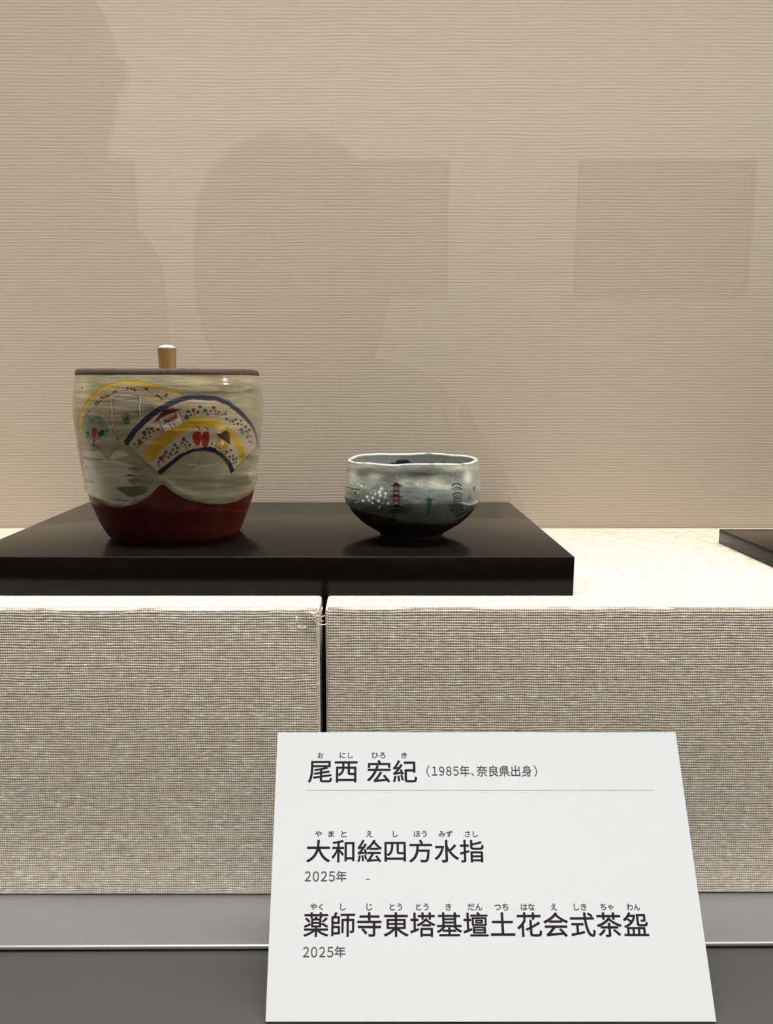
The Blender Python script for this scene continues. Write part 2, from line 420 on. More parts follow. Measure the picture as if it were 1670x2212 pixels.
M['clay'] = mat_paint('red_clay', .42, .0006, 0, .4, (50, 50, 200))
body = part('body', grid_me(P, True, cv.c), M['clay'], jar); body['label'] = 'bare dark red clay'

# glaze with its scalloped lower edge
edge = np.array([(150, 1052), (186, 1062), (205, 1080), (235, 1095), (258, 1098), (290, 1091), (320, 1075), (337, 1057), (347, 1047), (358, 1050), (368, 1060),
                 (385, 1071), (410, 1082), (450, 1090), (480, 1091), (510, 1085), (535, 1071), (550, 1056), (575, 1044)], float)
zt = np.linspace(1.12, 1.19, 240)
Z2, T2 = np.meshgrid(zt, th, indexing='ij'); ex, ey = proj(jar_pt(T2, Z2))
above = ey < np.interp(ex, edge[:, 0], edge[:, 1])
zb = zt[np.argmax(above, axis=0)]
back = th > 0.0
zb = np.where(back, 1.148 + .006 * np.sin(th * 4), zb)
zb = np.convolve(np.concatenate([zb[-6:], zb, zb[:6]]), np.ones(13) / 13, 'valid')
NR = 430
s = np.linspace(0, 1, NR)[:, None]
Z = zb[None] + (1.2588 - zb[None]) * s; T = np.repeat(th[None], NR, 0)
hgt = (Z - zb[None]) / .0022
off = .0011 * np.sqrt(np.clip(1 - (1 - np.clip(hgt, 0, 1)) ** 2, 0, 1)) - .0004 + .0006 * np.exp(-((Z - zb[None] - .004) / .004) ** 2)
P = jar_pt(T, Z, off); px, py = proj(P)
G0 = lin((124, 117, 95)) * GAIN
base = np.zeros(P.shape) + G0
n1 = fbm(px * .016 + 3, py * .05 + 5)[..., None]; n2 = fbm(px * .05, py * .14 + 50)[..., None]
base = base * (.70 + .58 * n1) * (.85 + .3 * n2)
cv = Canvas(px, py, base)
cv.wash(lambda x, y: .55 * sstep(.45, .7, fbm(x * .02 + 40, y * .035 + 9)), (112, 116, 100))      # green-grey clouds
cv.wash(lambda x, y: .5 * sstep(.55, .75, fbm(x * .03 + 80, y * .06 + 2)) * (y < 960), (146, 136, 104))
for (x, y, rx, ry, c, a) in [(455, 812, 55, 7, (92, 80, 66), .5), (500, 830, 40, 9, (100, 90, 74), .5), (470, 848, 70, 3.5, (84, 70, 54), .7), (540, 845, 14, 5, (80, 68, 54), .6),
                             (420, 825, 30, 12, (150, 142, 112), .5), (240, 812, 40, 8, (112, 116, 96), .5), (180, 850, 16, 40, (150, 142, 112), .6), (345, 900, 28, 9, (84, 74, 64), .5),
                             (545, 990, 22, 6, (84, 78, 66), .7), (540, 905, 18, 5, (110, 100, 84), .5), (555, 860, 10, 30, (110, 100, 84), .4), (300, 960, 40, 10, (112, 106, 92), .4),
                             (300, 1010, 40, 14, (96, 92, 76), .5), (330, 1040, 30, 14, (84, 82, 68), .5), (420, 1010, 60, 10, (112, 106, 88), .5)]: cv.soft(x, y, rx, ry, c, min(1, a * 1.35))
cv.dot(177, 838, 2.2, (70, 56, 40), .9); cv.dot(186, 868, 1.2, (70, 56, 40), .6)
# white slip patch, olive pools and streaks of the lower half
q = zm(150, 900, 10.05)
cv.poly(q((250, 780), (420, 755), (600, 740), (700, 720), (950, 720), (1200, 740), (1280, 800), (1240, 870), (1000, 900), (900, 950), (700, 905), (420, 880), (290, 860)), (154, 152, 138), .85, 1.0, 7)
cv.poly(q((330, 960), (600, 945), (1000, 960), (1300, 1010), (1390, 1080), (1250, 1130), (1420, 1190), (1180, 1280), (1420, 1300), (1280, 1360), (1300, 1440), (1420, 1500), (1000, 1560),
          (1200, 1660), (1400, 1790), (1300, 1930), (900, 1900), (500, 1700), (370, 1560), (320, 1300), (290, 1100)), (152, 149, 136), .8, 1.0, 7)
cv.poly(q((990, 1540), (1200, 1515), (1560, 1510), (1750, 1560), (1600, 1680), (1400, 1740), (1280, 1750), (1130, 1640)), (70, 68, 54), .85, 1.5, 3)
cv.poly(q((860, 1780), (1050, 1785), (1400, 1825), (1200, 1840), (980, 1820)), (80, 76, 60), .8, 1.0)
cv.poly(q((340, 1340), (430, 1360), (560, 1430), (470, 1450), (370, 1420)), (84, 80, 66), .75, 1.0)
cv.poly(q((290, 870), (700, 905), (900, 950), (600, 955), (310, 930)), (98, 90, 76), .7, 1.2)
cv.poly(q((1180, 1285), (1280, 1250), (1500, 1270), (1700, 1300), (1400, 1310)), (62, 58, 48), .8, .8)
cv.poly(q((1260, 1140), (1400, 1110), (1600, 1130), (1550, 1180), (1350, 1170)), (78, 74, 62), .6, .9)
cv.poly(q((1260, 1360), (1500, 1340), (1600, 1400), (1350, 1480)), (78, 76, 64), .6, 1.0, 3)
cv.stroke(q((1250, 1200), (1400, 1245), (1500, 1285)), 1.5, (165, 160, 146), .8)
cv.dot(186, 1009, 2.5, (84, 82, 70), .8); cv.dot(184, 998, 4, (160, 160, 146), .5, 7)
for (x0, y0, x1, y1, wd, c, a) in [(380, 1042, 555, 1030, 9, (92, 84, 64), .65), (420, 1056, 550, 1046, 8, (96, 87, 66), .55), (440, 1078, 535, 1068, 7, (98, 86, 64), .5),
                                   (380, 1028, 550, 1018, 3, (150, 142, 120), .4), (400, 1066, 540, 1058, 3, (146, 138, 114), .4), (430, 1086, 520, 1082, 3, (150, 144, 122), .6), (430, 1000, 500, 992, 6, (98, 90, 74), .5)]:
    cv.stroke([(x0, y0), ((x0 + x1) / 2, (y0 + y1) / 2 + 3), (x1, y1)], wd, c, a, wd * .5)
q = zm(180, 1000, 4.395)
cv.stroke(q((985, 20), (1040, 12), (1100, 40), (1075, 55), (1060, 85)), 1.3, (176, 168, 148), .8)
cv.stroke(q((1100, 40), (1200, 20), (1290, 0)), 1.0, (160, 150, 130), .6)
cv.stroke([(188, 1064), (205, 1082), (235, 1096), (258, 1099), (290, 1092), (318, 1077)], 3.5, (172, 164, 138), .6, 1.8)
cv.stroke([(385, 1071), (410, 1082), (450, 1089), (480, 1090), (510, 1084), (540, 1068)], 3.0, (164, 154, 126), .5, 1.8)
cv.poly([(536, 1022), (556, 1016), (554, 1028), (538, 1030)], (166, 158, 134), .7, 1.2)
M['glaze'] = mat_paint('pale_green_grey_glaze', .16, .0003, 0, .5, (40, 40, 130))
glz = part('glaze', grid_me(P, True, cv.c), M['glaze'], jar); glz['label'] = 'pale grey-green glaze ending in two scallops'

# the two painted fans lie on the glaze as thin enamel
bvh = BVHTree.FromObject(glz, bpy.context.evaluated_depsgraph_get()) if False else None
me = glz.data
bvh = BVHTree.FromPolygons([tuple(v) for v in P.reshape(-1, 3)], [tuple(p.vertices) for p in me.polygons])
def arc(pts, n):
    p = np.array(pts, float); d = np.concatenate([[0], np.cumsum(np.hypot(*np.diff(p, axis=0).T))]); d /= d[-1]
    t = np.linspace(0, 1, n); o = np.stack([np.interp(t, d, p[:, 0]), np.interp(t, d, p[:, 1])], 1)
    kk = max(3, n // 24) | 1; h = kk // 2; ke = np.hanning(kk + 2)[1:-1]; ke /= ke.sum()
    for c in (0, 1):
        e = np.concatenate([2 * o[0, c] - o[h:0:-1, c], o[:, c], 2 * o[-1, c] - o[-2:-h - 2:-1, c]]); o[:, c] = np.convolve(e, ke, 'valid')
    return o
def fan_patch(inner, outer, ns, nt, lift):
    I, O = arc(inner, ns), arc(outer, ns); t = np.linspace(0, 1, nt)[:, None, None]
    xy = I[None] * (1 - t) + O[None] * t
    Pf = np.zeros((nt, ns, 3)); ok = np.zeros((nt, ns), bool)
    for a in range(nt):
        for b in range(ns):
            d = Vector(ray(*xy[a, b])).normalized(); loc, nor, i, _ = bvh.ray_cast(Vector(CAM), d)
            if loc is None: continue
            if nor.dot(d) > 0: nor = -nor
            Pf[a, b] = loc + nor * lift; ok[a, b] = True
    S, Tt = np.meshgrid(np.linspace(0, 1, ns), np.linspace(0, 1, nt))
    return Pf, ok.reshape(-1), xy[..., 0], xy[..., 1], S, Tt
# --- yellow edged fan, behind
GAIN = 1.42
oA = [(177, 939), (172, 930), (170, 916), (173, 895), (181, 877), (194, 858.5), (213, 840), (234, 829.5), (259, 823.6), (279, 822), (305, 824), (331, 829), (358, 836), (379, 844), (404, 856)]
iA = [(234, 994), (238, 984), (244, 976), (252, 968), (264, 962.6), (280, 958), (300, 955), (330, 952)]
Pf, ok, fx, fy, S, Tt = fan_patch(iA, oA, 270, 150, .00012)
g = (.86 + .28 * fbm(fx * .04 + 7, fy * .06 + 3))[..., None]
cv = Canvas(fx, fy, (np.zeros(Pf.shape) + lin((128, 119, 98)) * GAIN) * g)
dout = np.hypot(fx - arc(oA, 270)[None, :, 0], fy - arc(oA, 270)[None, :, 1]).reshape(-1)
din = np.hypot(fx - arc(iA, 270)[None, :, 0], fy - arc(iA, 270)[None, :, 1]).reshape(-1)
al = np.arange(dout.size)
q = zm(160, 790, 7.59)
cv.soft(290, 880, 30, 22, (100, 96, 84), .55); cv.soft(325, 878, 18, 8, (78, 64, 54), .7); cv.soft(270, 930, 25, 25, (124, 114, 98), .5); cv.soft(228, 890, 14, 25, (136, 126, 94), .6)
cv.soft(250, 850, 26, 8, (116, 118, 102), .5); cv.soft(235, 960, 16, 18, (138, 128, 114), .6)
cv.poly(q((140, 830), (210, 790), (320, 815), (430, 820), (500, 880), (540, 960), (560, 1050), (520, 1150), (430, 1200), (350, 1210), (300, 1390), (140, 1390), (150, 1100)), (96, 102, 86), .85, 1.4, 4)
cv.stroke(q((430, 800), (500, 870), (540, 950), (580, 1000)), 1.6, (164, 158, 138), .7)
for a, b in [((210, 800), (240, 840)), ((230, 900), (290, 870)), ((290, 870), (300, 930)), ((330, 850), (345, 900)), ((300, 880), (325, 910)), ((370, 830), (410, 870)), ((400, 850), (440, 900)), ((260, 940), (280, 900)), ((170, 840), (190, 810)), ((420, 930), (470, 960))]:
    cv.stroke(q(a, b), 1.4, (50, 56, 46), .8)
cv.dot(*q((240, 745))[0], 2.2, (66, 70, 52), .8); cv.dot(*q((430, 785))[0], 2.2, (66, 70, 52), .7)
cv.poly(q((290, 1030), (330, 1010), (375, 1040), (380, 1090), (345, 1180), (310, 1190), (288, 1120)), (120, 22, 12), .95, .9)
cv.poly(q((395, 1100), (450, 1050), (500, 1060), (500, 1130), (420, 1165), (395, 1150)), (8, 44, 32), .95, .8)
cv.poly(q((200, 1090), (240, 1070), (255, 1110), (225, 1190), (200, 1170)), (14, 34, 24), .95, .8)
cv.poly(q((510, 1050), (565, 1020), (545, 1085), (520, 1100)), (50, 62, 60), .8, .7)
cv.stroke(q((510, 1060), (520, 1120), (440, 1190)), 1.3, (156, 164, 150), .7); cv.stroke(q((540, 1120), (430, 1200)), 1.4, (40, 60, 50), .8)
cv.dot(*q((400, 1250))[0], 6, (168, 110, 92), .7, 5); cv.dot(*q((390, 1320))[0], 3.5, (110, 40, 36), .8); cv.dot(*q((420, 1350))[0], 3, (150, 90, 78), .7); cv.dot(*q((325, 1300))[0], 3.4, (30, 56, 40), .9)
cv.stroke(q((275, 1270), (300, 1210)), 2, (176, 170, 150), .8); cv.dot(*q((325, 1235))[0], 2.4, (40, 50, 36), .8)
for pts in [((600, 560), (580, 640), (600, 740), (575, 860), (550, 930), (600, 1000)), ((640, 560), (640, 680), (660, 780), (600, 860))]: cv.stroke(q(*pts), 1.0, (84, 76, 60), .8)
cv.stroke(q((615, 580), (600, 680), (630, 760), (625, 840)), 1.8, (170, 162, 142), .75)
cv.stroke(q((655, 930), (640, 990), (600, 1010)), 2.0, (172, 164, 146), .8)
cv.stroke(q((660, 920), (665, 980), (620, 1030), (660, 1110), (710, 1180), (740, 1220)), 1.2, (70, 60, 44), .85); cv.dot(*q((715, 1190))[0], 3, (80, 68, 46), .7)
cv.stroke(q((600, 560), (660, 540), (740, 490)), 1.2, (84, 60, 48), .8)
cv.stroke(q((945, 490), (1060, 490), (1060, 540)), 1.3, (64, 46, 40), .85)
cv.stroke(q((1085, 510), (1085, 600), (1065, 690), (1085, 780), (1080, 860)), 1.9, (184, 176, 158), .85)
cv.stroke(q((1055, 540), (1070, 580), (1050, 680), (1060, 780), (1050, 850)), 1.6, (44, 40, 36), .9); cv.stroke(q((1115, 560), (1110, 640)), 1.2, (60, 54, 46), .8)
c0 = q((860, 880))[0]
for k in range(7):
    a = -math.pi / 2 + k * math.pi / 6 * (1 if k % 2 else -1) * .9
    cv.stroke([c0, (c0[0] + 11 * math.cos(a), c0[1] + 11 * math.sin(a))], 2.8, (26, 66, 56), .8)
cv.dot(c0[0], c0[1] + 3, 7, (34, 70, 60), .75, 8); cv.dot(*q((855, 790))[0], 2.2, (24, 50, 44), .9)
br = (72, 52, 40)
cv.stroke(q((325, 700), (390, 640), (450, 560)), 1.5, br, .9); cv.stroke(q((450, 530), (560, 505), (640, 450), (710, 420), (860, 405), (900, 380)), 1.3, br, .9)
cv.stroke(q((960, 400), (1060, 405), (1180, 385), (1240, 430), (1320, 480), (1400, 520), (1500, 550)), 1.3, br, .9); cv.stroke(q((1500, 500), (1580, 560)), 1.3, br, .8)
rng = random.Random(3)
for x, y in [(360, 620), (390, 600), (455, 515), (490, 515), (530, 500), (560, 500), (650, 430), (690, 410), (880, 380), (940, 380), (985, 385), (1000, 405), (1170, 380), (1200, 385), (1360, 490), (1395, 505), (1430, 535), (1490, 490), (1520, 480)]:
    x, y = q((x, y))[0]
    cv.dot(x + rng.uniform(-1, 1), y + rng.uniform(-1, 1), 2.6, (88, 30, 22), .9); a = rng.uniform(0, 6)
    cv.stroke([(x - 3.2 * math.cos(a), y - 3.2 * math.sin(a)), (x + 3.2 * math.cos(a), y + 3.2 * math.sin(a))], 1.1, (84, 28, 22), .8)
yel = lin((152, 128, 40)) * GAIN
yvar = (.8 + .4 * fbm(fx * .05 + 1, fy * .05))[..., None].reshape(-1, 1)
bw = 9.5 - 3.5 * sstep(.75, 1, S.reshape(-1)) - 3.5 * (1 - sstep(.0, .22, S.reshape(-1)))
cv.put(al, .92 * (1 - sstep(bw - 1.6, bw + 1.2, dout)), yel * yvar)
cv.put(al, .8 * (1 - sstep(4.2, 6, din)) * (S.reshape(-1) > .0), lin((140, 122, 48)) * GAIN)
ln = np.minimum(np.minimum(dout, din), np.hypot(fx - fx[:, :1], fy - fy[:, :1]).reshape(-1))
cv.put(al, .85 * (1 - sstep(.5, 1.5, ln)), lin((64, 54, 30)) * GAIN)
f1 = part('painted_fan', grid_me(Pf, False, cv.c, keep=ok), M['glaze'], glz); f1['label'] = 'yellow-edged painted fan with plum branch and rocks'
# --- blue edged fan, in front
oB = [(266.5, 955), (287.6, 925.5), (313, 900), (344, 877.6), (372, 862), (400, 853.7), (434, 851), (468, 855), (496, 866), (524, 889), (544, 914), (555, 937), (559, 961)]
iB = [(347, 1026), (369, 1007), (394.6, 986), (417, 976), (439.6, 973), (462, 977), (479, 988), (493, 1005), (499, 1023)]
Pf, ok, fx, fy, S, Tt = fan_patch(iB, oB, 360, 170, .00024)
g = (.88 + .24 * fbm(fx * .05 + 70, fy * .08 + 13))[..., None]
cv = Canvas(fx, fy, (np.zeros(Pf.shape) + lin((141, 130, 110)) * GAIN) * g)
s_, t_ = S.reshape(-1), Tt.reshape(-1); al = np.arange(s_.size)
O, I = arc(oB, 360), arc(iB, 360)
dout = np.hypot(fx - O[None, :, 0], fy - O[None, :, 1]).reshape(-1); din = np.hypot(fx - I[None, :, 0], fy - I[None, :, 1]).reshape(-1)
wob = (fbm(fx * .06, fy * .06) - .5).reshape(-1)
yc = np.interp(s_, [0, .1, .3, .5, .65, .85, 1], [.42, .44, .47, .50, .50, .47, .40]); yw = np.interp(s_, [0, .05, .2, .5, .8, .95, 1], [.0, .13, .125, .085, .075, .10, .09])
cv.put(al, .95 * (1 - sstep(-.03, .03, np.abs(t_ - yc + wob * .05) - yw)), lin((146, 116, 26)) * GAIN * (.75 + .5 * fbm(fx * .05 + 5, fy * .07)).reshape(-1, 1))
cv.soft(478, 925, 12, 9, (186, 168, 120), .6)
rng = random.Random(8)
RED, GRN, DK, BLU, PNK = (96, 26, 20), (38, 66, 50), (46, 38, 36), (58, 66, 72), (160, 112, 96)
def blot(x, y, r, c, a=.9):
    cv.dot(x, y, r, c, a, r * rng.uniform(.8, 1.1)); cv.dot(x + rng.uniform(-r, r) * .4, y - r * .2, r * .45, (20, 26, 22), .5)
q3 = zm(360, 830, 7.59); q6 = zm(240, 870, 7.59)
for x, y, r, c in [(545, 370, 30, GRN), (630, 430, 35, GRN), (355, 450, 30, GRN), (330, 540, 42, GRN), (400, 505, 22, GRN), (440, 420, 30, RED), (515, 450, 26, RED), (500, 475, 18, RED), (725, 435, 22, GRN), (675, 490, 22, GRN),
                   (770, 385, 30, RED), (800, 435, 16, DK), (805, 490, 17, DK), (855, 460, 18, RED), (845, 500, 14, DK), (905, 500, 14, BLU), (960, 490, 16, DK), (970, 450, 18, (90, 84, 60)), (980, 570, 24, BLU), (1035, 605, 18, DK), (1085, 605, 26, GRN), (1130, 580, 20, DK),
                   (1165, 650, 22, DK), (1215, 600, 20, RED), (1100, 660, 16, DK), (1225, 660, 18, RED), (1225, 740, 26, BLU), (1290, 700, 30, GRN), (1350, 750, 26, DK), (1240, 790, 28, GRN), (1300, 770, 26, BLU), (1370, 850, 20, RED),
                   (1320, 870, 22, DK), (1360, 940, 18, DK), (1400, 955, 14, RED), (1330, 810, 16, RED), (1195, 750, 14, DK)]:
    x, y = q3((x, y))[0]; blot(x, y, r / 7.59, c)
cv.stroke(q3((440, 440), (455, 520)), 2.2, RED, .85); cv.stroke(q3((770, 400), (800, 450)), 1.2, DK, .8)
for x, y, r, c in [(545, 490, 38, RED), (600, 430, 28, GRN), (665, 425, 32, GRN), (630, 490, 24, DK), (700, 470, 20, GRN), (770, 440, 26, RED), (580, 580, 16, DK), (530, 570, 24, RED), (640, 550, 16, DK), (465, 620, 36, RED), (470, 670, 30, RED), (510, 650, 20, RED), (385, 680, 26, (110, 80, 66)), (540, 640, 14, DK), (430, 730, 20, (130, 84, 72)), (560, 530, 20, DK),
                   (825, 915, 40, RED), (780, 970, 22, DK), (900, 810, 28, GRN), (875, 870, 24, DK), (975, 830, 26, DK), (940, 890, 24, (84, 66, 36)), (1010, 770, 24, DK), (1080, 810, 28, GRN), (1045, 690, 28, GRN), (1090, 740, 30, GRN), (1190, 600, 34, DK), (1165, 655, 22, DK), (1245, 640, 20, DK), (1215, 690, 22, RED), (1290, 690, 26, GRN), (1150, 700, 30, PNK), (1240, 750, 16, GRN), (1050, 840, 18, GRN), (790, 1030, 20, (70, 70, 60)), (860, 960, 18, DK), (1000, 850, 14, DK)]:
    x, y = q6((x, y))[0]; blot(x, y, r / 7.59, c)
for x, y, r, c in [(740, 975, 20, DK), (715, 1040, 26, GRN), (790, 1060, 22, DK), (1050, 1080, 26, GRN), (985, 1110, 26, RED), (960, 1145, 16, RED), (1025, 1185, 22, DK), (1080, 1175, 18, DK), (1140, 1220, 20, DK), (1090, 1235, 22, DK), (1030, 1250, 16, DK), (1130, 1270, 18, DK), (1090, 1290, 14, DK), (700, 1060, 14, GRN)]:
    x, y = q3((x, y))[0]; blot(x, y, r / 7.59, c)
# gate house
cv.poly(q6((790, 290), (1090, 150), (1190, 330), (880, 475)), (170, 160, 150), .95, .8)
cv.poly(q6((850, 255), (1070, 170), (1085, 265), (905, 340), (870, 350)), (84, 34, 26), .9, .8); cv.poly(q6((870, 230), (1050, 180), (1050, 215), (960, 250), (880, 290)), (140, 118, 100), .6, .8)
cv.poly(q6((695, 325), (800, 190), (870, 110), (960, 92), (1165, 100), (1060, 150), (930, 195), (850, 235), (760, 300)), (74, 24, 18), .97, .8)
for a, b in [((780, 300), (875, 470)), ((820, 300), (860, 365)), ((955, 350), (1005, 412)), ((1020, 335), (1055, 385)), ((1060, 165), (1085, 240)), ((1105, 150), (1190, 325))]: cv.stroke(q6(a, b), 1.9, (40, 34, 30), .9)
# two red robed figures
cv.poly(q3((440, 790), (500, 765), (565, 790), (572, 880), (545, 1000), (495, 1015), (440, 950), (418, 860)), (122, 26, 16), .95, .8)
cv.poly(q3((590, 800), (640, 770), (692, 775), (702, 900), (682, 1010), (632, 1042), (578, 1000), (568, 880)), (116, 22, 16), .95, .8)
for a, b in [((470, 800), (450, 900)), ((530, 800), (545, 900)), ((500, 800), (495, 980)), ((600, 810), (590, 960)), ((660, 800), (670, 960)), ((635, 810), (630, 1000))]: cv.stroke(q3(a, b), 1.0, (66, 12, 10), .6)
for x, y in ((505, 735), (640, 745)): cv.dot(*q3((x, y))[0], 3.8, (150, 130, 84), .9); cv.stroke(q3((x + 5, y - 42), (x + 20, y - 20), (x + 38, y + 10)), 2.4, (36, 32, 26), .9); cv.stroke(q3((x - 35, y - 35), (x - 10, y - 45)), 1.3, (36, 32, 26), .8)
# little thatched pavilion
cv.poly(q3((850, 880), (1005, 975), (930, 1125), (795, 1010)), (148, 118, 40), .92, .7); cv.poly(q3((890, 915), (950, 945), (935, 1000), (875, 965)), (172, 156, 122), .9, .6)
cv.poly(q3((805, 815), (890, 805), (930, 770), (985, 755), (1025, 800), (1040, 940), (1055, 1000), (960, 935), (880, 885)), (66, 32, 22), .97, .8)
for a, b in [((855, 885), (795, 1010)), ((1005, 985), (930, 1125)), ((800, 1005), (930, 1120)), ((890, 900), (870, 985)), ((960, 950), (930, 1040)), ((850, 1040), (885, 1060))]: cv.stroke(q3(a, b), 1.5, (70, 52, 22), .9)
# blue borders
bo = 12.5 - 6.5 * sstep(.55, 1, s_) + wob * 5
blu = lin((26, 30, 50)) * GAIN * (.55 + .9 * fbm(fx * .04 + 20, fy * .09)).reshape(-1, 1)
cv.put(al, .96 * (1 - sstep(bo - 1.2, bo + 1.2, dout)), blu)
cv.put(al, .5 * (1 - sstep(1.5, 4, dout)) * (s_ > .3) * (s_ < .75), lin((88, 94, 92)) * GAIN)
bi = np.interp(s_, [0, .25, .45, .6, .8, 1], [11, 8, 6.5, 9, 9.5, 11]) + wob * 4
cv.put(al, .97 * (1 - sstep(bi - 1.2, bi + 1.0, din)), lin((18, 20, 34)) * GAIN * (.5 + 1.0 * fbm(fx * .05 + 90, fy * .09)).reshape(-1, 1))
ln = np.minimum(np.hypot(fx - fx[:, :1], fy - fy[:, :1]), np.hypot(fx - fx[:, -1:], fy - fy[:, -1:])).reshape(-1)
cv.put(al, .9 * (1 - sstep(.5, 1.6, ln)), lin((44, 38, 26)) * GAIN)
f2 = part('painted_fan', grid_me(Pf, False, cv.c, keep=ok), M['glaze'], glz); f2['label'] = 'blue-edged painted fan with houses and two red figures'

# rough brown lip
rows = []
bumpy = .0011 * (fbm(th * 60, th * 0 + 4, 3) - .40) * (.3 + sstep(.3, .6, vnoise(th * 6, th * 0)))
for off, z in ((.0004, 1.2574), (.0010, 1.2588), (.0009, 1.2606)): rows.append(jar_pt(th, z + 0 * th, off))
for off, z in ((.0002, 1.2622), (-.0012, 1.2632), (-.0035, 1.2632), (-.0052, 1.2622)): rows.append(jar_pt(th, 1.2600 + 0 * th, off) * [1, 1, 0] + np.stack([0 * th, 0 * th, z + bumpy], -1))
for off, z in ((-.0058, 1.2600), (-.0058, 1.2560)): rows.append(jar_pt(th, z + 0 * th, off))
M['lip'] = plain('iron_brown_unglazed_lip', (.036, .019, .012), .75, 500, .5, .0004)
part('rim', grid_me(np.array(rows), True), M['lip'], jar)
# recessed wooden lid and its knob
def lathe(prof, n, cx, cy, caps=True):
    t = np.linspace(0, 2 * math.pi, n, endpoint=False)
    return grid_me(np.array([np.stack([cx + r * np.cos(t), cy + r * np.sin(t), z + 0 * t], -1) for r, z in prof]), True)
rows = [jar_pt(th[::6], 1.2560 + 0 * th[::6], o) * [1, 1, 0] + np.array([0, 0, z]) for o, z in ((-.0780, 1.2520), (-.0080, 1.2520), (-.0072, 1.2526), (-.0072, 1.2568), (-.0080, 1.2575), (-.03, 1.2578), (-.0780, 1.2578))]
lid = part('lid', grid_me(np.array(rows), True), M['wood'], jar)
kx = -.1917
knob = lathe([(.0001, 1.2570), (.0079, 1.2571), (.0080, 1.2640), (.0083, 1.2720), (.0087, 1.2800), (.0087, 1.2822), (.0083, 1.2838), (.0070, 1.2852), (.0048, 1.2863), (.0022, 1.2868), (.0001, 1.2869)], 40, kx, JY)
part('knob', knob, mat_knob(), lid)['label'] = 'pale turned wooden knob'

# ------------------------------------------------------------------ the tea bowl
BX, BY = .0417, .752
GAIN = 1.3
bowl = thing('tea_bowl', 'low rounded grey-blue tea bowl painted with two small pagodas', 'tea bowl', (BX, BY, BOARD_Z))
bz = np.array([1.1092, 1.1129, 1.1193, 1.1279, 1.1365, 1.1437, 1.1536, 1.1635, 1.1751, 1.1792])
br_ = np.array([.0318, .0380, .0482, .0570, .0626, .0645, .0640, .0626, .0617, .0612])
u = np.linspace(0, 1, 300); d = np.concatenate([[0], np.cumsum(np.hypot(np.diff(bz), np.diff(br_)))]); d /= d[-1]
zo = np.interp(u, d, bz); ro = np.interp(u, d, br_)
ke = np.hanning(33); ke /= ke.sum()
sm = lambda a: np.convolve(np.concatenate([2 * a[0] - a[16:0:-1], a, 2 * a[-1] - a[-2:-18:-1]]), ke, 'valid')
zo, ro = sm(zo), sm(ro)
def rimw(t): return .0005 * np.sin(3 * t + .6) + .0009 * (fbm(np.cos(t) * 3 + 20, np.sin(t) * 3 + 3) - .5) * 2 + .0003 * np.sin(5 * t + 2)
def bowl_pt(t, s, off=0.0):
    r = np.interp(s, u, ro) + off; z = np.interp(s, u, zo)
    z = z + rimw(t) * sstep(.55, 1, s)
    r = r * (1 + .010 * np.sin(2 * t + .5) + .006 * np.sin(3 * t + 2) * s) + .0009 * (fbm(t * 2.2 + 5, s * 5 + t * .3) - .5) * 2
    return np.stack([BX + r * np.cos(t), BY + r * np.sin(t), z], -1)
NBF, NBB = 460, 240
tb = np.concatenate([np.linspace(-math.pi, 0, NBF, endpoint=False), np.linspace(0, math.pi, NBB, endpoint=False)])
rows = [np.stack([BX + k * np.cos(tb), BY + k * np.sin(tb), 0 * tb + 1.1085], -1) for k in (.0005, .028)]
rows += [bowl_pt(tb, 0 * tb + s, -.0004) for s in np.linspace(0, .8, 60)]
P = np.array(rows); px, py = proj(P)
base = np.zeros(P.shape) + lin((26, 7, 5)); base = base * (.6 + .8 * fbm(px * .04, py * .09))[..., None]
M['bclay'] = mat_paint('dark_iron_clay', .5, .0006, 0, .35, (60, 60, 200))
part('body', grid_me(P, True, base), M['bclay'], bowl)['label'] = 'bare dark red-brown clay'
# glaze shell: over the outside, round the lip and down the inside
eb = np.array([(740, 1085), (763, 1101), (780, 1107), (801, 1113), (842, 1119), (883, 1129), (924, 1133), (964, 1137), (995, 1123), (1031, 1090), (1045, 1085)], float)
st_ = np.linspace(.05, .8, 260); S2, T2 = np.meshgrid(st_, tb, indexing='ij'); ex, ey = proj(bowl_pt(T2, S2))
sb = st_[np.argmax(ey < np.interp(ex, eb[:, 0], eb[:, 1]), axis=0)]
sb = np.where(tb > 0, .42 + .05 * np.sin(tb * 3), sb)
sb = np.convolve(np.concatenate([sb[-12:], sb, sb[:12]]), np.ones(25) / 25, 'valid')
NR = 250; k = np.linspace(0, 1, NR)[:, None]
Sg = sb[None] + (1 - sb[None]) * k; Tg = np.repeat(tb[None], NR, 0)
offg = .0008 * sstep(0, .03, Sg - sb[None]) - .0003
out = bowl_pt(Tg, Sg, offg)
lip = [bowl_pt(tb, 0 * tb + 1, o) + np.array([0, 0, dz]) for o, dz in ((.0001, .0005), (-.0005, .0008), (-.0012, .0009), (-.0019, .0007), (-.0024, .0001))]
inn = [bowl_pt(tb, 0 * tb + s, -.0026 - .0022 * (1 - s)) + np.array([0, 0, .0012 * (1 - s)]) for s in np.linspace(.985, .05, 70)] + [np.stack([BX + .001 * np.cos(tb), BY + .001 * np.sin(tb), 0 * tb + 1.1125], -1)]
P = np.concatenate([out, np.array(lip), np.array(inn)]); px, py = proj(P); no, nl = NR, len(lip)
base = np.zeros(P.shape) + lin((128, 134, 128)) * GAIN
base *= (.66 + .66 * fbm(px * .025 + 11, py * .06 + 4))[..., None]; base *= (.88 + .24 * fbm(px * .2, py * .2 + 9, 3))[..., None]
out_m = np.zeros(P.shape[:2], bool); out_m[:no] = True
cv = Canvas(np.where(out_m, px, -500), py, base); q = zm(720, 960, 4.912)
cv.wash(lambda x, y: .55 * sstep(1050, 1066, y + 6 * np.sin(x * .03)) * (x > 0), (96, 104, 106))
